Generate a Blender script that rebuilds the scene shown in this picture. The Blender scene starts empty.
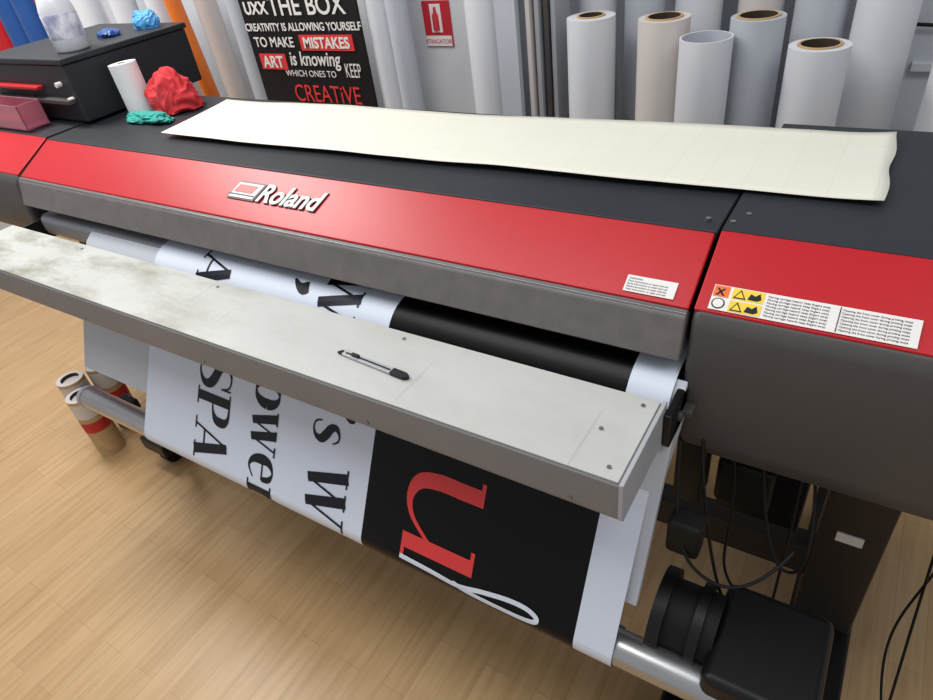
import bpy, bmesh, math, random
from mathutils import Vector, Matrix, noise
random.seed(4)
S=bpy.context.scene
col=bpy.context.collection
S.view_settings.view_transform='Standard'

def lin(c):
    r=[]
    for v in c:
        v=v/255
        r.append(v/12.92 if v<=0.04045 else ((v+0.055)/1.055)**2.4)
    return (*r,1)

def mat(name,c,rough=0.5,metal=0.0,var=0.06,scale=12,bump=0.0,bscale=200,c2=None,stretch=None,alpha=1,trans=0,coat=0,spec=0.5):
    m=bpy.data.materials.new(name); m.use_nodes=True
    nt=m.node_tree; b=nt.nodes['Principled BSDF']
    b.inputs['Roughness'].default_value=rough; b.inputs['Metallic'].default_value=metal
    b.inputs['Specular IOR Level'].default_value=spec
    if trans: b.inputs['Transmission Weight'].default_value=trans
    if coat: b.inputs['Coat Weight'].default_value=coat
    tc=nt.nodes.new('ShaderNodeTexCoord'); mp=nt.nodes.new('ShaderNodeMapping')
    nt.links.new(tc.outputs['Object'],mp.inputs['Vector'])
    if stretch: mp.inputs['Scale'].default_value=stretch
    n=nt.nodes.new('ShaderNodeTexNoise'); n.inputs['Scale'].default_value=scale; n.inputs['Detail'].default_value=4
    nt.links.new(mp.outputs[0],n.inputs['Vector'])
    r=nt.nodes.new('ShaderNodeValToRGB')
    a=lin(c); d=lin(c2) if c2 else tuple([x*(1-var) for x in a[:3]])+(1,)
    r.color_ramp.elements[0].position=0.35; r.color_ramp.elements[1].position=0.65
    r.color_ramp.elements[0].color=d; r.color_ramp.elements[1].color=a
    nt.links.new(n.outputs['Fac'],r.inputs['Fac']); nt.links.new(r.outputs[0],b.inputs['Base Color'])
    if bump:
        n2=nt.nodes.new('ShaderNodeTexNoise'); n2.inputs['Scale'].default_value=bscale
        nt.links.new(mp.outputs[0],n2.inputs['Vector'])
        bp=nt.nodes.new('ShaderNodeBump'); bp.inputs['Strength'].default_value=bump; bp.inputs['Distance'].default_value=0.002
        nt.links.new(n2.outputs['Fac'],bp.inputs['Height']); nt.links.new(bp.outputs[0],b.inputs['Normal'])
    return m

M={}
M['black']=mat('satin_black_metal',(40,43,48),0.5,bump=0.15,bscale=500,spec=0.35)
M['blackgloss']=mat('black_plastic',(18,18,20),0.4,spec=0.35)
M['dark']=mat('dark_grey_plastic',(76,72,71),0.45,bump=0.2,bscale=600,spec=0.4)
M['gray']=mat('warm_grey_plastic',(112,106,104),0.45,bump=0.2,bscale=600,c2=(102,97,95),scale=30)
M['face']=mat('table_front_grey',(130,129,131),0.5,var=0.1,scale=5)
M['red']=mat('red_lacquer',(186,10,26),0.36,bump=0.12,bscale=700,var=0.03,spec=0.45)
M['white']=mat('white_vinyl',(216,223,237),0.45,var=0.02)
M['inkblack']=mat('printed_black',(10,9,11),0.35,var=0.02,spec=0.2)
M['inkred']=mat('printed_red',(222,58,58),0.5,var=0.02)
M['text']=mat('ink_text',(20,22,34),0.5,var=0.02,spec=0.3)
M['alu']=mat('aluminium',(190,190,192),0.3,metal=0.9,var=0.1,scale=6,stretch=(1,20,20))
M['steel']=mat('brushed_steel',(150,150,150),0.35,metal=0.9)
M['silver']=mat('knife_silver',(190,192,195),0.3,metal=0.7)
M['platen']=mat('platen_grey',(150,152,158),0.45)
M['rollwhite']=mat('roll_white',(220,221,226),0.5,var=0.04,scale=4)
M['rollgrey']=mat('roll_grey',(190,194,202),0.5,var=0.06,scale=4)
M['rollpink']=mat('roll_cream',(216,208,203),0.5,var=0.06,scale=4)
M['card']=mat('cardboard_core',(196,164,120),0.8,var=0.15,scale=40)
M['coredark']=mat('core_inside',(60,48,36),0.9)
M['orange']=mat('orange_film',(235,120,40),0.35)
M['blue']=mat('blue_film',(34,80,150),0.4)
M['lblue']=mat('light_blue_nitrile',(80,160,220),0.5,bump=0.2,bscale=80)
M['redfilm']=mat('red_film',(190,26,32),0.4)
M['redcloth']=mat('red_cloth',(228,68,74),0.9,c2=(205,48,56),scale=18,bump=0.6,bscale=150)
M['teal']=mat('teal_cloth',(60,165,155),0.9,bump=0.6,bscale=150,var=0.25,scale=25)
M['tissue']=mat('paper_towel',(238,238,240),0.9,bump=0.5,bscale=150)
M['pink']=mat('pink_translucent_plastic',(225,150,170),0.2,var=0.1,trans=0.6)
M['bottle']=mat('bottle_plastic',(225,228,235),0.25,var=0.05)
M['label']=mat('bottle_label',(150,155,190),0.5,c2=(232,234,244),scale=30)
M['rubber']=mat('rubber_black',(16,16,16),0.6,spec=0.3)
M['bronze']=mat('stand_dark_steel',(58,52,48),0.45,metal=0.3)
M['yellow']=mat('label_yellow',(240,205,60),0.5,var=0.02)
M['lorange']=mat('label_orange',(235,110,40),0.5,var=0.02)
M['lwhite']=mat('label_white',(232,228,224),0.5,var=0.02)
M['wall']=mat('wall_paint',(208,212,218),0.8,var=0.03,scale=2,bump=0.1,bscale=80)
M['trim']=mat('trim_white',(222,224,228),0.5)
M['signred']=mat('sign_red',(200,35,50),0.5)
M['signwhite']=mat('sign_white',(240,235,232),0.5,var=0.02)
M['poster']=mat('poster_black',(30,26,28),0.5,spec=0.3)
M['board']=mat('board_edge',(170,172,176),0.5)
M['dirtyred']=mat('red_tape',(190,40,40),0.6)

def paper_mat():
    m=bpy.data.materials.new('cream_backing_paper'); m.use_nodes=True
    nt=m.node_tree; b=nt.nodes['Principled BSDF']; b.inputs['Roughness'].default_value=0.6
    tc=nt.nodes.new('ShaderNodeTexCoord')
    br=nt.nodes.new('ShaderNodeTexBrick'); br.inputs['Scale'].default_value=1; br.offset=0
    br.inputs['Brick Width'].default_value=0.06; br.inputs['Row Height'].default_value=0.08; br.inputs['Mortar Size'].default_value=0.0008
    br.inputs['Mortar Smooth'].default_value=0.6
    br.inputs['Color1'].default_value=lin((226,224,209)); br.inputs['Color2'].default_value=lin((228,226,212)); br.inputs['Mortar'].default_value=lin((217,215,202))
    nt.links.new(tc.outputs['Object'],br.inputs['Vector']); nt.links.new(br.outputs['Color'],b.inputs['Base Color'])
    return m
M['paper']=paper_mat()

# table top: light painted metal, dusty, with olive smudges and a few scratches
def table_mat():
    m=bpy.data.materials.new('worn_table_plate'); m.use_nodes=True
    nt=m.node_tree; b=nt.nodes['Principled BSDF']; b.inputs['Roughness'].default_value=0.42
    tc=nt.nodes.new('ShaderNodeTexCoord')
    def noi(sc,st,lo,hi,det=5,rot=0,dist=0):
        mp=nt.nodes.new('ShaderNodeMapping'); mp.inputs['Scale'].default_value=st; mp.inputs['Rotation'].default_value=(0,0,rot)
        nt.links.new(tc.outputs['Object'],mp.inputs[0])
        n=nt.nodes.new('ShaderNodeTexNoise'); n.inputs['Scale'].default_value=sc; n.inputs['Detail'].default_value=det
        n.inputs['Roughness'].default_value=0.65; n.inputs['Distortion'].default_value=dist
        nt.links.new(mp.outputs[0],n.inputs['Vector'])
        mr=nt.nodes.new('ShaderNodeMapRange'); mr.inputs[1].default_value=lo; mr.inputs[2].default_value=hi
        nt.links.new(n.outputs['Fac'],mr.inputs[0]); return mr
    a=noi(6,(1,2.5,1),0.47,0.72); g=noi(4,(1.2,2,1),0.45,0.8,6,0.4,0.6); g2=noi(2.2,(30,1.5,1),0.66,0.70,2,0.9,0.3)
    sx=nt.nodes.new('ShaderNodeSeparateXYZ'); nt.links.new(tc.outputs['Object'],sx.inputs[0])
    gr=nt.nodes.new('ShaderNodeMapRange'); gr.inputs[1].default_value=-0.7; gr.inputs[2].default_value=-1.6
    gr.inputs[3].default_value=0.12; gr.inputs[4].default_value=0.9
    nt.links.new(sx.outputs[0],gr.inputs[0])
    mu=nt.nodes.new('ShaderNodeMath'); mu.operation='MULTIPLY'; nt.links.new(a.outputs[0],mu.inputs[0]); nt.links.new(gr.outputs[0],mu.inputs[1])
    x1=nt.nodes.new('ShaderNodeMix'); x1.data_type='RGBA'
    x1.inputs[6].default_value=lin((190,191,187)); x1.inputs[7].default_value=lin((122,118,94))
    nt.links.new(mu.outputs[0],x1.inputs[0]); last=x1
    for gg,f,c in ((g,0.35,(158,158,152)),(g2,0.3,(140,140,134))):
        mu2=nt.nodes.new('ShaderNodeMath'); mu2.operation='MULTIPLY'; mu2.inputs[1].default_value=f; nt.links.new(gg.outputs[0],mu2.inputs[0])
        x2=nt.nodes.new('ShaderNodeMix'); x2.data_type='RGBA'; x2.inputs[7].default_value=lin(c)
        nt.links.new(mu2.outputs[0],x2.inputs[0]); nt.links.new(last.outputs[2],x2.inputs[6]); last=x2
    nt.links.new(last.outputs[2],b.inputs['Base Color'])
    return m
M['table']=table_mat()

def floor_mat():
    m=bpy.data.materials.new('oak_laminate'); m.use_nodes=True
    nt=m.node_tree; b=nt.nodes['Principled BSDF']; b.inputs['Roughness'].default_value=0.36
    tc=nt.nodes.new('ShaderNodeTexCoord'); mp=nt.nodes.new('ShaderNodeMapping')
    mp.inputs['Rotation'].default_value=(0,0,math.radians(90))
    nt.links.new(tc.outputs['Object'],mp.inputs[0])
    br=nt.nodes.new('ShaderNodeTexBrick'); br.inputs['Scale'].default_value=1
    br.inputs['Brick Width'].default_value=0.42; br.inputs['Row Height'].default_value=0.065
    br.inputs['Mortar Size'].default_value=0.0006; br.inputs['Mortar Smooth'].default_value=0.3
    br.offset=0.37
    br.inputs['Color1'].default_value=lin((203,169,124)); br.inputs['Color2'].default_value=lin((194,159,114))
    br.inputs['Mortar'].default_value=lin((168,132,92))
    nt.links.new(mp.outputs[0],br.inputs['Vector'])
    mp2=nt.nodes.new('ShaderNodeMapping'); mp2.inputs['Scale'].default_value=(60,4,1)
    nt.links.new(tc.outputs['Object'],mp2.inputs[0])
    n=nt.nodes.new('ShaderNodeTexNoise'); n.inputs['Scale'].default_value=1; n.inputs['Detail'].default_value=6
    nt.links.new(mp2.outputs[0],n.inputs['Vector'])
    r=nt.nodes.new('ShaderNodeValToRGB'); r.color_ramp.elements[0].position=0.3; r.color_ramp.elements[0].color=(0.80,0.74,0.66,1)
    r.color_ramp.elements[1].position=0.6; r.color_ramp.elements[1].color=(1,1,1,1)
    nt.links.new(n.outputs['Fac'],r.inputs[0])
    mx=nt.nodes.new('ShaderNodeMix'); mx.data_type='RGBA'; mx.blend_type='MULTIPLY'; mx.inputs[0].default_value=0.8
    nt.links.new(br.outputs['Color'],mx.inputs[6]); nt.links.new(r.outputs[0],mx.inputs[7])
    nt.links.new(mx.outputs[2],b.inputs['Base Color'])
    return m
M['floor']=floor_mat()

# ---------- geometry helpers ----------
def group(name):
    e=bpy.data.objects.new(name,None); col.objects.link(e); e.empty_display_size=0.05; return e
def obj(name,verts,faces,m,parent=None,smooth=False,bevel=0,mats=None,fm=None):
    me=bpy.data.meshes.new(name); me.from_pydata([tuple(v) for v in verts],[],faces)
    for k in (mats or [m]): me.materials.append(M[k])
    if fm:
        for p,i in zip(me.polygons,fm): p.material_index=i
    bm=bmesh.new(); bm.from_mesh(me); bmesh.ops.recalc_face_normals(bm,faces=bm.faces); bm.to_mesh(me); bm.free()
    if smooth:
        for p in me.polygons: p.use_smooth=True
    o=bpy.data.objects.new(name,me); col.objects.link(o)
    if parent: o.parent=parent
    if bevel:
        b=o.modifiers.new('b','BEVEL'); b.width=bevel; b.segments=3; b.limit_method='ANGLE'; b.angle_limit=math.radians(25)
        for p in me.polygons: p.use_smooth=True
        wn=o.modifiers.new('w','WEIGHTED_NORMAL'); wn.keep_sharp=True
    return o
def prism(name,prof,x0,x1,m,parent=None,bevel=0.003):
    n=len(prof)
    v=[(x0,y,z) for y,z in prof]+[(x1,y,z) for y,z in prof]
    f=[tuple(range(n)),tuple(range(n,2*n))[::-1]]+[(i,(i+1)%n,n+(i+1)%n,n+i) for i in range(n)]
    return obj(name,v,f,m,parent,bevel=bevel)
def box(name,x0,x1,y0,y1,z0,z1,m,parent=None,bevel=0.003):
    return prism(name,[(y0,z0),(y1,z0),(y1,z1),(y0,z1)],x0,x1,m,parent,bevel)
def tube(name,p0,p1,r,m,parent=None,ri=0,seg=40,endm=None,inm=None):
    p0=Vector(p0);p1=Vector(p1);d=(p1-p0).normalized()
    a=d.orthogonal().normalized();b=d.cross(a)
    v=[];f=[];fm=[]
    rings=[(p0,r),(p1,r)]
    if ri: rings+= [(p1,ri),(p0,ri)]
    for c,rr in rings:
        for i in range(seg):
            t=2*math.pi*i/seg; v.append(c+rr*(a*math.cos(t)+b*math.sin(t)))
    k=len(rings)
    for j in range(k if ri else 1):
        for i in range(seg):
            i2=(i+1)%seg; j2=(j+1)%k
            f.append((j*seg+i,j*seg+i2,j2*seg+i2,j2*seg+i)); fm.append([0,1,2,1][j] if ri else 0)
    if not ri:
        f+= [tuple(range(seg)),tuple(range(seg,2*seg))]; fm+=[1,1]
    o=obj(name,v,f,None,parent,mats=[m,endm or m,inm or m],fm=fm)
    for p in o.data.polygons:
        p.use_smooth = len(p.vertices)==4 and p.material_index!=1 if endm else len(p.vertices)==4
    es=o.modifiers.new('e','EDGE_SPLIT'); es.split_angle=math.radians(35)
    return o
def curve(name,pts,r,m,parent=None,cyc=False):
    c=bpy.data.curves.new(name,'CURVE'); c.dimensions='3D'; c.bevel_depth=r; c.bevel_resolution=3
    s=c.splines.new('NURBS'); s.points.add(len(pts)-1)
    for p,q in zip(s.points,pts): p.co=(*q,1)
    s.use_endpoint_u=True; s.order_u=4; s.use_cyclic_u=cyc
    c.materials.append(M[m]); o=bpy.data.objects.new(name,c); col.objects.link(o)
    if parent: o.parent=parent
    return o
def text(name,body,origin,ux,uy,size,m,parent=None,extr=0.0003,bold=0,shear=0,sx=1,align='LEFT'):
    c=bpy.data.curves.new(name,'FONT'); c.body=body; c.size=size; c.extrude=extr; c.offset=bold; c.shear=shear; c.align_x=align
    c.materials.append(M[m]); o=bpy.data.objects.new(name,c); col.objects.link(o)
    ux=Vector(ux).normalized(); uy=Vector(uy).normalized(); uz=ux.cross(uy)
    mt=Matrix((ux*sx,uy,uz)).transposed().to_4x4(); mt.translation=Vector(origin); o.matrix_world=mt
    if parent: o.parent=parent
    return o

# ---------- room ----------
obj('floor',[(-4.5,-1.5,0),(2.2,-1.5,0),(2.2,1.95,0),(-4.5,1.95,0)],[(0,1,2,3)],'floor')
box('wall_back',-4.5,2.2,1.9,2.0,0,2.7,'wall',bevel=0)
box('wall_left',-4.6,-4.5,-1.5,2.0,0,2.7,'wall',bevel=0)
box('wall_pilaster',-1.31,-1.035,1.70,1.9,0,2.7,'trim',bevel=0.004)
box('baseboard_back',-4.5,-1.32,1.885,1.9,0,0.08,'trim',bevel=0.002)

# ---------- printer ----------
PR=group('large_format_printer')
XS=-0.177; XL=-1.985
def body_prof(): return [(0.871,1.037),(1.27,1.040),(1.27,0.80),(0.93,0.80),(0.93,1.0),(0.90,1.022),(0.871,1.022)]
prism('top_cover',body_prof(),XL,XS-0.002,'black',PR,0.003)
prism('red_front_cover',[(0.868,1.0375),(0.756,0.976),(0.760,0.970),(0.868,1.026)],XL+0.01,XS-0.004,'red',PR,0.003)
prism('grey_cover_lip',[(0.7555,0.9755),(0.745,0.967),(0.733,0.925),(0.726,0.905),(0.745,0.903),(0.770,0.965),(0.761,0.970)],XL+0.01,XS-0.004,'gray',PR,0.003)
box('cover_highlight_strip',XL+0.01,XS-0.004,0.7485,0.755,0.9695,0.9735,'steel',PR,0.001)
def side_prof(fy,zb,yb=1.27): return [(0.871,1.037),(yb,1.041),(yb,zb),(fy+0.06,zb),(fy+0.02,zb+0.012),(fy,zb+0.06),(0.735,0.90),(0.745,0.965),(0.7555,0.9755)]
prism('right_housing',side_prof(0.735,0.70,1.30),XS+0.002,0.55,'dark',PR,0.012)
prism('right_red_panel',[(0.873,1.0400),(0.756,0.979),(0.757,0.974),(0.873,1.034)],XS+0.003,0.545,'red',PR,0.002)
prism('right_top_plate',[(0.873,1.0405),(1.30,1.046),(1.30,1.040),(0.873,1.036)],XS+0.003,0.548,'black',PR,0.001)
prism('left_housing',side_prof(0.735,0.78),-2.42,XL-0.002,'dark',PR,0.012)
prism('left_red_panel',[(0.873,1.0400),(0.756,0.979),(0.757,0.974),(0.873,1.034)],-2.415,XL-0.003,'red',PR,0.002)
prism('left_top_plate',[(0.873,1.0405),(1.268,1.043),(1.268,1.038),(0.873,1.036)],-2.415,XL-0.003,'black',PR,0.001)
for i,(x,y) in enumerate([(-0.2,0.90),(-0.165,0.90),(-0.15,0.93)]):
    tube('top_screw_%d'%i,(x,y,1.036),(x,y,1.0425),0.004,'steel',PR,seg=16)
# interior
box('platen',XL+0.02,XS-0.01,0.735,0.93,0.81,0.872,'platen',PR,0.02)
box('inner_back',XL+0.01,XS-0.005,0.88,0.93,0.86,1.02,'blackgloss',PR,0)
box('pinch_roller_rail',XL+0.02,XS-0.01,0.80,0.84,0.895,0.93,'blackgloss',PR)
for i in range(14):
    x=-1.9+i*0.128
    box('pinch_roller_%d'%i,x,x+0.03,0.775,0.80,0.885,0.91,'rubber',PR)
prism('media_guide_panel',[(0.735,0.868),(0.712,0.852),(0.690,0.822),(0.672,0.795),(0.645,0.750),(0.560,0.580),(0.548,0.556),(0.562,0.556),(0.66,0.745),(0.74,0.80)],-1.69,-0.166,'rollgrey',PR,0.002)
box('chrome_edge_rail',-1.42,-0.25,0.676,0.684,0.842,0.848,'steel',PR,0.001)
box('underbody',-1.95,0.5,0.80,1.22,0.74,0.80,'blackgloss',PR)
# table
prism('front_table',[(0.512,0.80),(0.66,0.80),(0.674,0.812),(0.674,0.868),(0.671,0.870),(0.514,0.870),(0.510,0.866),(0.508,0.81)],-1.97,-0.183,'face',PR,0.001)
box('table_top_plate',-1.968,-0.186,0.512,0.673,0.869,0.8725,'table',PR,0.001)
prism('table_end_cap',[(0.512,0.80),(0.66,0.80),(0.678,0.812),(0.678,0.872),(0.508,0.872),(0.506,0.81)],-0.184,-0.178,'board',PR,0.001)
for i,(x,y) in enumerate([(-0.205,0.53),(-0.205,0.655),(-0.62,0.655),(-0.24,0.59),(-1.1,0.655),(-1.6,0.655)]):
    tube('table_screw_%d'%i,(x,y,0.872),(x,y,0.8745),0.003,'steel',PR,seg=14)
for i,x in enumerate([-0.25,-0.6,-1.0,-1.4,-1.8]):
    tube('front_screw_%d'%i,(x,0.510,0.815),(x,0.506,0.815),0.003,'steel',PR,seg=14)
for i,x in enumerate([-0.172,-1.96]):
    box('table_bracket_%d'%i,x-0.006,x+0.006,0.66,0.86,0.80,0.86,'blackgloss',PR)
    tube('bracket_knob_%d'%i,(x+0.006,0.70,0.83),(x+0.011,0.70,0.83),0.008,'dark',PR,seg=20)
box('lock_lever',-0.168,-0.152,0.715,0.74,0.815,0.827,'dark',PR,0.002)
box('side_frame_plate',-0.176,-0.13,0.745,0.80,0.60,0.90,'blackgloss',PR,0.004)

# stand
def stand(x,sfx):
    box('stand_post'+sfx,x-0.055,x+0.055,0.94,1.02,0.08,0.76,'bronze',PR,0.004)
    box('stand_foot_beam'+sfx,x-0.06,x+0.06,0.64,1.35,0.07,0.12,'blackgloss',PR,0.006)
    for k,y in enumerate((0.69,1.28)):
        tube('caster_wheel%s_%d'%(sfx,k),(x-0.018,y,0.035),(x+0.018,y,0.035),0.035,'rubber',PR,seg=28)
        box('caster_fork%s_%d'%(sfx,k),x-0.026,x+0.026,y-0.02,y+0.02,0.045,0.075,'steel',PR)
stand(0.11,'_right'); stand(-1.83,'_left')
box('stand_crossbar',-1.77,0.06,0.95,1.0,0.25,0.33,'bronze',PR)
box('power_inlet_label',0.085,0.13,0.936,0.94,0.40,0.425,'lwhite',PR,0.001)
box('electronics_box',-0.12,0.02,0.84,1.1,0.50,0.74,'blackgloss',PR)
box('vacuum_hose_block',-0.12,-0.03,0.80,0.9,0.56,0.66,'rubber',PR,0.01)
# take-up unit
box('takeup_motor',-0.055,0.10,0.50,0.68,0.34,0.53,'blackgloss',PR,0.015)
tube('motor_dial',(0.0,0.49,0.44),(0.0,0.502,0.44),0.045,'rubber',PR,seg=40)
box('motor_switch_panel',0.04,0.085,0.497,0.502,0.42,0.50,'dark',PR,0.002)
tube('takeup_flange',(-0.135,0.60,0.49),(-0.05,0.60,0.49),0.060,'rubber',PR,seg=40)
tube('takeup_flange_rim',(-0.145,0.60,0.49),(-0.125,0.60,0.49),0.074,'blackgloss',PR,seg=40)
tube('takeup_flange_rim_b',(-0.085,0.60,0.49),(-0.07,0.60,0.49),0.070,'blackgloss',PR,seg=40)
box('takeup_support_arm',-0.11,0.10,0.50,0.64,0.13,0.36,'blackgloss',PR,0.01)
box('takeup_foot',-0.12,0.16,0.42,0.75,0.0,0.06,'blackgloss',PR,0.01)
box('sensor_arm',-0.15,-0.10,0.62,0.66,0.62,0.69,'rubber',PR,0.008)
# left support
tube('takeup_left_arm',(-1.60,0.56,0.44),(-1.80,0.70,0.10),0.014,'blackgloss',PR,seg=20)
box('takeup_left_bracket',-1.64,-1.58,0.535,0.585,0.42,0.45,'blackgloss',PR,0.004)

# cables
C=group('cable_bundle')
cp=[[(-0.16,0.70,0.78),(-0.14,0.62,0.66),(-0.10,0.60,0.60),(-0.02,0.62,0.58),(0.02,0.7,0.62)],
[(-0.14,0.75,0.78),(-0.12,0.68,0.70),(-0.08,0.66,0.55),(-0.06,0.66,0.50)],
[(-0.05,0.78,0.70),(-0.02,0.74,0.55),(0.03,0.72,0.5),(0.05,0.72,0.6),(0.02,0.8,0.70)],
[(0.0,0.85,0.70),(0.02,0.8,0.5),(0.0,0.78,0.35),(0.03,0.75,0.1)],
[(0.22,1.0,0.70),(0.24,0.98,0.4),(0.26,0.9,0.1),(0.24,0.7,0.012),(0.2,0.4,0.012),(0.25,0.1,0.012)],
[(0.3,1.1,0.70),(0.3,1.08,0.3),(0.22,1.0,0.15),(0.24,0.85,0.05),(0.3,0.6,0.012),(0.4,0.4,0.012)],
[(-0.1,0.8,0.70),(-0.07,0.76,0.6),(-0.1,0.74,0.45),(-0.03,0.73,0.4),(0.0,0.72,0.45)]]
for i,p in enumerate(cp): curve('cable_%d'%i,p,0.0026,'rubber',C)

# logo
sl=Vector((0,0.873-0.756,1.0375-0.976)).normalized(); nrm=Vector((0,-sl.z,sl.y))
def onslope(x,t,off=0.0008): # t 0 at top, 1 at bottom
    return Vector((x,0.868+(0.756-0.868)*t,1.0375+(0.976-1.0375)*t))+nrm*off
LX=0.027
text('logo_outline','Roland',onslope(-1.108+LX,0.62,0.0012),(1,0,0),sl,0.062,'blackgloss',PR,0.0012,bold=0.0026,shear=0.28,sx=0.97)  # bolder black copy of the lettering, edging the white letters
text('logo_text','Roland',onslope(-1.108+LX,0.62,0.003),(1,0,0),sl,0.062,'lwhite',PR,0.0012,bold=0.0012,shear=0.28,sx=0.97)
def slope_poly(name,pts,m,off,z=0.0016):
    v=[onslope(x,t,off) for x,t in pts]; n=len(v); v2=[p+nrm*z for p in v]
    return obj(name,v+v2,[tuple(range(n)),tuple(range(n,2*n))]+[(i,(i+1)%n,n+(i+1)%n,n+i) for i in range(n)],m,PR)
def para(x0,x1,t0,t1,sk): return [(x0+sk+LX,t0-0.04),(x1+sk+LX,t0-0.04),(x1+LX,t1-0.04),(x0+LX,t1-0.04)]
slope_poly('logo_mark_back',para(-1.192,-1.112,0.33,0.68,0.014),'blackgloss',0.001)
slope_poly('logo_mark_white',para(-1.189,-1.116,0.36,0.65,0.012),'lwhite',0.002)
slope_poly('logo_mark_inner',para(-1.180,-1.126,0.40,0.55,0.008),'red',0.003)
slope_poly('logo_mark_slit',para(-1.192,-1.116,0.585,0.605,0.001),'blackgloss',0.003)
# labels
slope_poly('notice_label',[(-0.278,0.72),(-0.205,0.72),(-0.205,0.93),(-0.278,0.93)],'lwhite',0.0015,0.0004)
for i in range(5):
    text('notice_text_%d'%i,'WARNING' if i==0 else 'Read instructions to open and use',onslope(-0.275,0.77+i*0.035,0.0022),(1,0,0),sl,0.0042,'text',PR,0.00005)
def rpoly(name,x0,x1,t0,t1,m,off=0.004): return slope_poly(name,[(x0,t0),(x1,t0),(x1,t1),(x0,t1)],m,off,0.0004)
rpoly('warning_base',-0.157,0.083,0.66,0.96,'lwhite')
rpoly('warning_orange',-0.156,-0.136,0.67,0.80,'lorange',0.0046)
text('warning_x','X',onslope(-0.152,0.78,0.0055),(1,0,0),sl,0.014,'text',PR,0.0001,bold=0.0006)
rpoly('warning_yellow_1',-0.132,-0.092,0.67,0.80,'yellow',0.0046)
rpoly('warning_yellow_2',-0.132,-0.092,0.82,0.95,'yellow',0.0046)
for k,t in enumerate((0.79,0.94)):
    slope_poly('warning_tri_%d'%k,[(-0.130,t),(-0.122,t-0.11),(-0.114,t)],'text',0.0052,0.0003)
    slope_poly('warning_tri_in_%d'%k,[(-0.1275,t-0.012),(-0.122,t-0.085),(-0.1165,t-0.012)],'yellow',0.0056,0.0003)
    slope_poly('warning_hand_%d'%k,[(-0.112,t-0.01),(-0.109,t-0.08),(-0.103,t-0.06),(-0.098,t-0.1),(-0.095,t-0.03),(-0.10,t-0.005)],'text',0.0052,0.0003)
circ=[(-0.146+0.0085*math.cos(a*math.pi/12),0.88+0.0085/0.131*math.sin(a*math.pi/12)) for a in range(24)]
slope_poly('warning_ring',circ,'text',0.0046,0.0003)
slope_poly('warning_ring_in',[(-0.146+(x+0.146)*0.8,0.88+(t-0.88)*0.8) for x,t in circ],'lwhite',0.005,0.0003)
rpoly('warning_divider',-0.004,-0.003,0.67,0.95,'text',0.0047)
for i in range(7):
    text('warning_text_a%d'%i,'Moving carriage hazard: keep fingers away',onslope(-0.088,0.71+i*0.037,0.0048),(1,0,0),sl,0.0043,'text',PR,0.00005)
    text('warning_text_b%d'%i,'Opening the front cover during printing stops',onslope(-0.001,0.71+i*0.037,0.0048),(1,0,0),sl,0.0040,'text',PR,0.00005)

# ---------- media ----------
prof=[(0.93,0.878),(0.86,0.878),(0.79,0.878),(0.765,0.8775),(0.745,0.875),(0.728,0.869),(0.712,0.858),(0.698,0.842),(0.684,0.817),(0.668,0.787),(0.650,0.755),(0.60,0.670),(0.55,0.585),(0.52,0.534),(0.4935,0.489)]
for a in range(160,400,16):
    r=math.radians(a+0); prof.append((0.52+0.0325*math.cos(r),0.47+0.0325*math.sin(r)))
# resample densely through a smooth spline so that the printing sits flush
def cm2(P):
    out=[]
    Q=[P[0]]+P+[P[-1]]
    for i in range(1,len(Q)-2):
        for j in range(4):
            t=j/4
            out.append(tuple(0.5*((2*Q[i][k])+(-Q[i-1][k]+Q[i+1][k])*t+(2*Q[i-1][k]-5*Q[i][k]+4*Q[i+1][k]-Q[i+2][k])*t*t+(-Q[i-1][k]+3*Q[i][k]-3*Q[i+1][k]+Q[i+2][k])*t**3) for k in range(2)))
    out.append(P[-1]); return out
prof=cm2(prof); i0=40
arc=[0]
for i in range(1,len(prof)): arc.append(arc[-1]+math.dist(prof[i],prof[i-1]))
A0=arc[i0]
def mp(x,t,off=0.0007):
    s=t+A0; s=max(0,min(arc[-1]-1e-6,s))
    for i in range(1,len(prof)):
        if arc[i]>=s: break
    k=(s-arc[i-1])/(arc[i]-arc[i-1])
    def nn(j):
        j0=max(0,j-1);j1=min(len(prof)-1,j+1)
        dy=prof[j1][0]-prof[j0][0];dz=prof[j1][1]-prof[j0][1];l=math.hypot(dy,dz); return (dz/l,-dy/l)
    a=nn(i-1);b=nn(i)
    ny=a[0]+(b[0]-a[0])*k;nz=a[1]+(b[1]-a[1])*k
    y=prof[i-1][0]+(prof[i][0]-prof[i-1][0])*k; z=prof[i-1][1]+(prof[i][1]-prof[i-1][1])*k
    return Vector((x,y+ny*off,z+nz*off))
BN=group('printed_banner')
xs=[-1.395,-0.695,-0.247,-0.182]
v=[];f=[];fm=[]
for x in xs:
    for t in range(len(prof)): v.append(mp(x,arc[t]-A0,0))
n=len(prof)
for j in range(3):
    for i in range(n-1):
        f.append((j*n+i,j*n+i+1,(j+1)*n+i+1,(j+1)*n+i)); fm.append([0,1,0][j])
obj('banner_sheet',v,f,None,BN,smooth=True,mats=['white','inkblack'],fm=fm)

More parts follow.
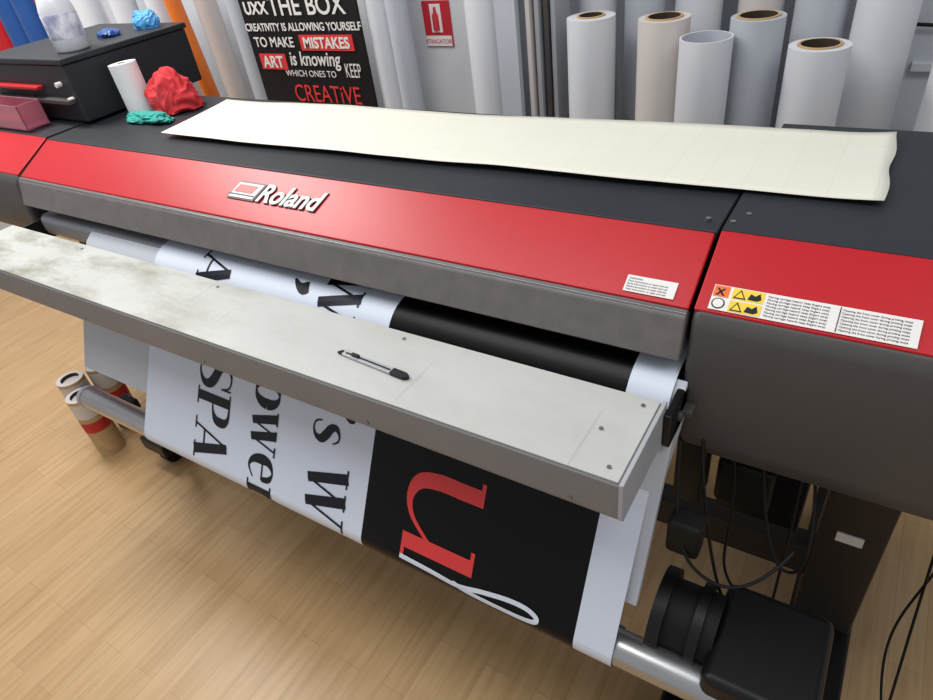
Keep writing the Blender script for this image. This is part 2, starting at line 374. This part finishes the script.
def catmull(pts,n=8):
    if len(pts)<3:
        a,b=pts; return [tuple(a[k]+(b[k]-a[k])*i/16 for k in range(3)) for i in range(17)]
    P=[pts[0]]+list(pts)+[pts[-1]]; out=[]
    for i in range(1,len(P)-2):
        for j in range(n):
            t=j/n
            out.append(tuple(0.5*((2*P[i][k])+(-P[i-1][k]+P[i+1][k])*t+(2*P[i-1][k]-5*P[i][k]+4*P[i+1][k]-P[i+2][k])*t*t+(-P[i-1][k]+3*P[i][k]-3*P[i+1][k]+P[i+2][k])*t**3) for k in range(3)))
    out.append(tuple(pts[-1])); return out
G={}
G['S']=(0.66,[[(.6,.76,.04),(.52,.93,.04),(.32,.97,.05),(.14,.88,.12),(.12,.72,.17),(.24,.58,.2),(.44,.46,.22),(.56,.33,.2),(.56,.17,.14),(.42,.05,.06),(.25,.03,.04),(.1,.12,.04),(.06,.26,.04)],[(.6,.98,.04),(.6,.7,.04)],[(.06,.02,.04),(.06,.3,.04)]])
G['P']=(0.72,[[(.2,0,.2),(.2,1,.2)],[(.02,.02,.04),(.4,.02,.04)],[(.02,.98,.04),(.3,.98,.04)],[(.25,.98,.04),(.5,.96,.08),(.62,.86,.18),(.64,.73,.2),(.6,.6,.17),(.45,.5,.06),(.28,.48,.04)]])
G['A']=(0.84,[[(.1,0,.05),(.40,1,.05)],[(.42,1,.2),(.68,0,.22)],[(.2,.3,.05),(.6,.3,.05)],[(-.04,.02,.04),(.22,.02,.04)],[(.5,.02,.04),(.86,.02,.04)]])
def ell(cx,cy,rx,ry,a,b):
    return [(cx+rx*math.cos(2*math.pi*i/16),cy+ry*math.sin(2*math.pi*i/16),a+b*abs(math.cos(2*math.pi*i/16))**1.3) for i in range(17)]
G['o']=(0.66,[ell(.32,.34,.22,.31,.045,.17)])
G['w']=(0.86,[[(.1,.66,.18),(.27,.0,.16)],[(.27,.0,.04),(.44,.66,.04)],[(.44,.66,.18),(.6,.0,.16)],[(.6,.0,.04),(.76,.66,.04)],[(-.02,.66,.04),(.24,.66,.04)],[(.34,.66,.04),(.54,.66,.04)],[(.66,.66,.04),(.86,.66,.04)]])
G['W']=(1.3,[[(.14,1,.22),(.4,.0,.2)],[(.4,.0,.05),(.66,1,.05)],[(.62,1,.22),(.88,.0,.2)],[(.88,.0,.05),(1.12,1,.05)],[(-.04,.98,.04),(.34,.98,.04)],[(.46,.98,.04),(.8,.98,.04)],[(.98,.98,.04),(1.26,.98,.04)]])
G['e']=(0.6,[[(.14,.38,.04),(.54,.38,.04)],[(.52,.38,.1),(.48,.57,.12),(.32,.66,.045),(.15,.54,.16),(.12,.34,.21),(.18,.12,.14),(.34,.02,.05),(.54,.14,.03)]])
G['r']=(0.5,[[(.18,0,.18),(.18,.66,.18)],[(.0,.02,.04),(.38,.02,.04)],[(.02,.64,.04),(.2,.64,.04)],[(.22,.42,.04),(.3,.6,.05),(.4,.64,.08),(.46,.56,.14)]])
G['s']=(0.58,[[(.46,.52,.03),(.38,.64,.04),(.26,.66,.05),(.14,.57,.12),(.18,.44,.17),(.32,.34,.19),(.43,.22,.17),(.40,.08,.09),(.26,.01,.04),(.12,.06,.04),(.07,.2,.03)]])
G["'"]=(0.34,[[(.16,.96,.17),(.19,.88,.19),(.17,.78,.10),(.08,.66,.03)]])
G['u']=(1.2,[[(.13,1,.2),(.13,.7,.2),(.13,.4,.2),(.2,.14,.18),(.42,.03,.1),(.66,.1,.06),(.9,.36,.05)],[(.98,1,.2),(.98,.0,.2)],[(-.05,.975,.05),(.2,.975,.05)],[(.78,.975,.05),(1.0,.975,.05)],[(.9,.025,.05),(1.2,.025,.05)]])
cnt=[0]
def stroke(pts,bx,t0,sc,m,off):
    c=catmull(pts); v=[];f=[]
    for i,p in enumerate(c):
        a=c[max(0,i-1)];b=c[min(len(c)-1,i+1)]
        dx=b[0]-a[0];dy=b[1]-a[1];l=math.hypot(dx,dy) or 1
        nx,ny=-dy/l,dx/l; w=p[2]/2
        for s in (1,0,-1):
            gx=p[0]+s*w*nx;gy=p[1]+s*w*ny
            v.append(mp(bx+gy*sc,t0+gx*sc,off))
    for i in range(len(c)-1):
        f.append((3*i,3*i+3,3*i+4,3*i+1)); f.append((3*i+1,3*i+4,3*i+5,3*i+2))
    cnt[0]+=1
    obj('print_stroke_%d'%cnt[0],v,f,m,BN)
def word(s,bx,t0,sc,m='text'):
    for ch in s:
        if ch==' ': t0+=0.3*sc; continue
        w,st=G[ch]
        for k,q in enumerate(st): stroke(q,bx,t0,sc,m,0.001+0.00008*k)
        t0+=w*sc
word('SPA',-1.205,0.066,0.110)
word('ower',-1.022,0.065,0.112)
word("'s W",-0.848,0.070,0.105)
word('A',-1.240,-0.17,0.105)
word("'",-1.055,-0.165,0.15)
word('W',-0.875,-0.205,0.10)
word('u',-0.60,0.125,0.155,'inkred')
# white paper-clip outline on the black area
stroke([(.0,.0,.009),(.003,.07,.009),(.006,.13,.009),(-.004,.18,.009),(-.012,.23,.009),(-.012,.265,.009),(-.004,.285,.009),(.006,.28,.009),(.010,.24,.009),(.010,.16,.009),(.004,.12,.009)],-0.60,0.312,1,'white',0.0015)

# take-up tube
TT=group('takeup_tube')
tube('aluminium_tube',(-1.69,0.52,0.47),(0.05,0.52,0.47),0.029,'alu',TT,ri=0.024,inm='coredark')
tube('tube_end_collar',(-1.702,0.52,0.47),(-1.69,0.52,0.47),0.031,'board',TT)

# ---------- paper sheet on top ----------
def sheet():
    nx,ny=90,16; v=[];f=[]
    c00=Vector((-1.57,0.955));c10=Vector((0.012,0.998));c01=Vector((-1.615,1.215));c11=Vector((0.008,1.258))
    for j in range(ny+1):
        for i in range(nx+1):
            u=i/nx;w=j/ny
            p=(c00*(1-u)+c10*u)*(1-w)+(c01*(1-u)+c11*u)*w
            if i==nx: p.x+=0.0025*math.sin(w*11)
            if j==0: p.y+=0.0015*math.sin(u*23)
            z=1.0500+0.0028*noise.noise(Vector((p.x*3,p.y*5,0)))+0.0012*noise.noise(Vector((p.x*9,p.y*3,4)))+0.006*max(0,(u-0.94)/0.06)**2*(0.6+0.4*math.sin(w*8))
            z+=0.004*max(0,(w-0.8)/0.2)**2*(0.5+0.5*math.sin(u*9))+0.003*max(0,(0.1-u)/0.1)**2
            v.append((p.x,p.y,z))
    for j in range(ny):
        for i in range(nx):
            a=j*(nx+1)+i; f.append((a,a+1,a+nx+2,a+nx+1))
    o=obj('paper_sheet',v,f,'paper',None,smooth=True)
    so=o.modifiers.new('s','SOLIDIFY'); so.thickness=0.0008
sheet()

# ---------- knife ----------
K=group('utility_knife')
def kn(name,pts,z0,z1,m):
    n=len(pts); a=math.atan2(-0.011,0.148); 
    P=[(-0.701+x*math.cos(a)-y*math.sin(a),0.581+x*math.sin(a)+y*math.cos(a)) for x,y in pts]
    obj(name,[(x,y,z0) for x,y in P]+[(x,y,z1) for x,y in P],[tuple(range(n)),tuple(range(n,2*n))]+[(i,(i+1)%n,n+(i+1)%n,n+i) for i in range(n)],m,K,bevel=0.0006)
kn('knife_body',[(0.010,-0.0055),(0.142,-0.0062),(0.150,-0.003),(0.150,0.003),(0.142,0.0062),(0.010,0.0055)],0.8735,0.8785,'silver')
kn('knife_grip',[(0.118,-0.0066),(0.145,-0.0066),(0.152,-0.002),(0.152,0.003),(0.145,0.0066),(0.118,0.0066)],0.8735,0.8795,'blackgloss')
kn('knife_channel',[(0.016,-0.0016),(0.115,-0.0016),(0.115,0.0016),(0.016,0.0016)],0.878,0.8792,'rubber')
kn('knife_slider',[(0.030,-0.003),(0.046,-0.003),(0.046,0.003),(0.030,0.003)],0.879,0.8825,'blackgloss')
kn('knife_tip',[(-0.002,-0.004),(0.012,-0.005),(0.012,0.005),(0.003,0.004)],0.8735,0.8775,'rubber')

# ---------- left equipment box ----------
B=group('equipment_cabinet')
box('cabinet_body',-2.40,-1.945,0.985,1.40,1.045,1.20,'black',B,0.006)
box('cabinet_lid',-2.405,-1.94,0.98,1.405,1.20,1.216,'black',B,0.004)
box('front_shelf',-2.38,-1.96,0.962,0.985,1.10,1.112,'dark',B,0.002)
box('red_trim',-2.38,-2.10,0.962,0.985,1.135,1.145,'redfilm',B,0.003)
for i,x in enumerate((-2.00,-1.97)):
    tube('cabinet_knob_%d'%i,(x,0.985,1.15-0.04*i),(x,0.970,1.15-0.04*i),0.007,'lwhite',B,seg=18)
PB=group('storage_tray')
box('tray_bottom',-2.40,-2.10,0.885,0.955,1.045,1.050,'pink',PB,0.002)
box('tray_front',-2.40,-2.10,0.885,0.888,1.045,1.115,'pink',PB,0.001)
box('tray_back',-2.40,-2.10,0.952,0.955,1.045,1.115,'pink',PB,0.001)
box('tray_side_a',-2.103,-2.10,0.885,0.955,1.045,1.115,'pink',PB,0.001)
box('tray_side_b',-2.40,-2.397,0.885,0.955,1.045,1.115,'pink',PB,0.001)
box('tray_contents',-2.36,-2.16,0.90,0.94,1.05,1.07,'redfilm',PB,0.004)

def lathe(name,cx,cy,prof,m,parent=None,seg=36):
    v=[];f=[]
    for r,z in prof:
        for i in range(seg):
            t=2*math.pi*i/seg; v.append((cx+r*math.cos(t),cy+r*math.sin(t),z))
    for j in range(len(prof)-1):
        for i in range(seg):
            i2=(i+1)%seg; f.append((j*seg+i,j*seg+i2,(j+1)*seg+i2,(j+1)*seg+i))
    f+=[tuple(range(seg)),tuple(range((len(prof)-1)*seg,len(prof)*seg))]
    o=obj(name,v,f,m,parent,smooth=True); es=o.modifiers.new('e','EDGE_SPLIT'); es.split_angle=math.radians(50); return o
BT=group('spray_bottle')
lathe('bottle_body',-2.03,1.08,[(0.042,1.217),(0.046,1.222),(0.046,1.32),(0.038,1.35),(0.018,1.375),(0.015,1.39)],'bottle',BT)
lathe('bottle_label',-2.03,1.08,[(0.0465,1.25),(0.0468,1.251),(0.0468,1.31),(0.0465,1.311)],'label',BT)
lathe('bottle_cap',-2.03,1.08,[(0.017,1.39),(0.017,1.42),(0.012,1.43)],'blue',BT)

def cloth(name,c,sz,m,seed,amp=0.3,fold=5.0,peak=0.0):
    bm=bmesh.new(); bmesh.ops.create_icosphere(bm,subdivisions=6,radius=1)
    for v in bm.verts:
        d=v.co.normalized()
        w=Vector((noise.noise(d*1.3+Vector((seed,0,0))),noise.noise(d*1.3+Vector((0,seed,0))),noise.noise(d*1.3+Vector((0,0,seed)))))
        ph=math.atan2(d.y,d.x)*fold*0.5+w.x*6
        fo=(1-abs(math.sin(ph)))*0.5*(1-0.5*abs(d.z))
        n=noise.noise(d*1.5+Vector((seed,2,0)))+0.35*(1-2*abs(noise.noise(d*2.6+w*1.5)))
        v.co=d*(1+amp*(n+fo-0.3))
        if v.co.z>0: v.co.z*=1+peak*max(0,1-math.hypot(v.co.x-0.2,v.co.y))
        if v.co.z<-0.3: v.co.z=-0.3; v.co.x*=1.08; v.co.y*=1.08
        v.co=Vector((v.co.x*sz[0],v.co.y*sz[1],(v.co.z+0.3)*sz[2]))+Vector(c)
    me=bpy.data.meshes.new(name); bm.to_mesh(me); bm.free(); me.materials.append(M[m])
    for p in me.polygons: p.use_smooth=True
    o=bpy.data.objects.new(name,me); col.objects.link(o); return o
cloth('red_cloth',(-1.755,1.15,1.044),(0.068,0.056,0.072),'redcloth',3.1,amp=0.28,peak=0.2)
cloth('teal_cloth',(-1.755,1.050,1.043),(0.085,0.028,0.018),'teal',7.7,amp=0.35)
cloth('blue_cloth',(-2.08,1.23,1.217),(0.035,0.03,0.016),'blue',1.2,amp=0.2)
cloth('blue_nitrile_glove',(-2.04,1.34,1.217),(0.05,0.032,0.04),'lblue',5.2,amp=0.2)
PT=group('paper_towel_roll')
tube('towel',(-1.868,1.11,1.043),(-1.875,1.11,1.175),0.038,'tissue',PT,ri=0.014,inm='card')

# cardboard cores on the floor
for i,(x,y,h) in enumerate([(-2.10,0.62,0.25),(-2.19,0.65,0.27),(-2.17,0.745,0.27)]):
    g=group('cardboard_core')
    tube('core_tube',(x,y,0),(x,y,h),0.044,'card',g,ri=0.030,inm='coredark',endm='rollpink')
    tube('tape_band',(x,y,h*0.45),(x,y,h*0.62),0.0447,'dirtyred',g)
    tube('tape_band_b',(x,y,h*0.7),(x,y,h*0.95),0.0446,'rollpink',g)

# ---------- rolls against the wall ----------
def roll(x,y,r,h,m,ri=0.038,core=True,dx=0,dy=0):
    g=group('media_roll')
    top=(x+dx,y+dy,h)
    if core:
        ri=min(ri,r-0.012)
        tube('vinyl',(x,y,0),top,r,m,g,ri=ri+0.004,inm='card')
        tube('core',(x,y,0.002),(top[0],top[1],h+0.003),ri+0.0035,'card',g,ri=ri-0.002,inm='coredark',endm='card')
    else:
        tube('vinyl',(x,y,0),top,r,m,g,ri=r-0.004,inm='rollgrey')
roll(-0.678,1.60,0.058,1.170,'rollwhite',ri=0.03)
roll(-0.50,1.60,0.058,1.165,'rollpink')
roll(-0.385,1.53,0.055,1.14,'rollwhite',core=False)
roll(-0.302,1.62,0.056,1.16,'rollgrey',ri=0.04)
roll(-0.165,1.55,0.058,1.12,'rollwhite')
for x,y,r,h,m in [(-0.60,1.76,0.05,1.5,'rollgrey'),(-0.73,1.77,0.05,1.55,'rollwhite'),(-0.47,1.77,0.055,1.4,'rollwhite'),(-0.33,1.78,0.05,1.5,'rollpink'),(-0.2,1.77,0.055,1.45,'rollgrey'),(-0.07,1.74,0.06,1.42,'rollwhite'),
 (-1.355,1.64,0.042,1.5,'rollwhite'),(-1.274,1.62,0.033,1.52,'rollgrey'),(-0.985,1.63,0.058,1.52,'rollwhite'),
 (-1.97,1.66,0.045,1.5,'rollgrey'),(-2.34,1.62,0.05,1.5,'rollwhite'),(-2.45,1.66,0.05,1.5,'rollgrey'),(-2.56,1.62,0.05,1.45,'rollwhite')]:
    roll(x,y,r,h,m)
roll(-2.05,1.56,0.028,1.5,'orange',ri=0.02,dx=-0.16,core=False)
roll(-2.18,1.72,0.04,1.5,'rollpink',ri=0.02,dx=-0.05)
for x,m,h in [(-2.75,'rollgrey',1.4),(-3.0,'rollwhite',1.45),(-3.25,'redfilm',1.42),(-3.45,'blue',1.4),(-3.62,'blue',1.36),(-3.8,'redfilm',1.38)]:
    roll(x,1.72,0.06,h,m)
roll(0.095,1.60,0.06,1.12,'rollwhite'); roll(0.24,1.6,0.06,1.1,'rollgrey')
g=group('display_board')
box('board_panel',-0.922,-0.862,1.56,1.58,0,1.6,'rollgrey',g,0.001)
g=group('display_board')
for i,(x,m) in enumerate([(-0.845,'rollpink'),(-0.825,'board'),(-0.805,'dark'),(-0.79,'board')]):
    box('board_%d'%i,x,x+0.012,1.58+0.01*i,1.70,0,1.5-0.03*i,m,g,0.001)
# poster
P=group('typography_poster')
PX=0.018
box('poster_board',-1.904+PX,-1.414+PX,1.585,1.597,0.0,1.40,'poster',P,0.001)
def pt(body,xc,z,size,m,bold=0,sx=1,shear=0,align='CENTER',y=1.583):
    text('poster_text',body,(xc+PX,y,z),(1,0,0),(0,0,1),size,m,P,0.0004,bold=bold,sx=sx,shear=shear,align=align)
pt('UXX',-1.885,1.198,0.050,'lwhite',0.0016,align='LEFT')
pt('THE BOX',-1.77,1.193,0.075,'lwhite',0.001,align='LEFT')
pt('THINK OUT OF',-1.66,1.285,0.05,'lwhite')
pt('CREATIVITY IS ALLOWING YOURSELF',-1.655,1.148,0.032,'lwhite',0.0006,sx=0.92)
pt('TO MAKE',-1.79,1.100,0.042,'lwhite',0.0006)
box('poster_red_a',-1.67+PX,-1.45+PX,1.5815,1.585,1.090,1.135,'inkred',P,0)
pt('MISTAKES',-1.56,1.098,0.044,'lwhite',0.0012,y=1.5805)
box('poster_red_b',-1.875+PX,-1.755+PX,1.5815,1.585,1.03,1.078,'inkred',P,0)
pt('ART',-1.815,1.037,0.05,'lwhite',0.0012,y=1.5805)
pt('is knowing',-1.63,1.045,0.060,'lwhite',bold=0.0008,shear=0.15,sx=0.85)
pt('WHICH ONES TO',-1.66,1.010,0.028,'lwhite')
pt('KEEP',-1.475,1.012,0.06,'lwhite',sx=0.5)
pt('CREATiVE',-1.61,0.930,0.078,'inkred',sx=0.85)
# sign on the pilaster
Sg=group('fire_extinguisher_sign')
box('sign_plate',-1.242,-1.148,1.694,1.6995,1.076,1.198,'signred',Sg,0.001)
box('sign_frame_inner',-1.215,-1.178,1.6925,1.694,1.115,1.190,'signwhite',Sg,0)
lathe('extinguisher_icon',-1.197,1.6925,[(0.001,1.12),(0.010,1.121),(0.010,1.160),(0.005,1.170),(0.004,1.182),(0.001,1.183)],'signred',Sg)
box('sign_caption',-1.240,-1.150,1.6925,1.694,1.078,1.106,'signwhite',Sg,0)
text('sign_text','STINGATOR',(-1.195,1.692,1.085),(1,0,0),(0,0,1),0.0165,'signred',Sg,0.0003,align='CENTER')
# wall cable trunking
box('trim_1',0.0,1.6,1.88,1.9,0.98,1.0,'trim',None,0.002)
g=group('wall_cable')
curve('wall_wire',[(-0.1,1.88,1.09),(0.1,1.885,1.07),(0.25,1.885,1.08),(0.45,1.885,1.07),(0.8,1.885,1.09)],0.004,'rubber',g)

# ---------- lights ----------
def area(name,loc,size,sy,power,rot=(0,0,0),c=(1,1,1)):
    l=bpy.data.lights.new(name,'AREA'); l.shape='RECTANGLE'; l.size=size; l.size_y=sy; l.energy=power; l.color=c
    o=bpy.data.objects.new(name,l); col.objects.link(o); o.location=loc; o.rotation_euler=rot
area('ceiling_light_left',(-2.7,0.95,2.65),0.9,0.5,48,c=(1,0.97,0.93))
area('ceiling_light_main',(-1.2,0.2,2.7),1.6,1.0,24)
area('ceiling_light_right',(0.9,0.3,2.7),1.2,0.6,13)
w=bpy.data.worlds.new('w'); S.world=w; w.use_nodes=True
w.node_tree.nodes['Background'].inputs[0].default_value=(0.93,0.96,1,1); w.node_tree.nodes['Background'].inputs[1].default_value=0.43

# ---------- camera ----------
cam=bpy.data.cameras.new('cam'); cam.sensor_width=36; cam.lens=36*644/933; cam.clip_start=0.02
co=bpy.data.objects.new('camera',cam); col.objects.link(co)
cxv=Vector((0.8453,0.5195,-0.1247));czv=Vector((0.4813,-0.6396,0.5992)).normalized()
cyv=czv.cross(cxv).normalized();cxv=cyv.cross(czv)
mt=Matrix((cxv,cyv,czv)).transposed().to_4x4(); mt.translation=Vector((0,0,1.5)); co.matrix_world=mt
S.camera=co
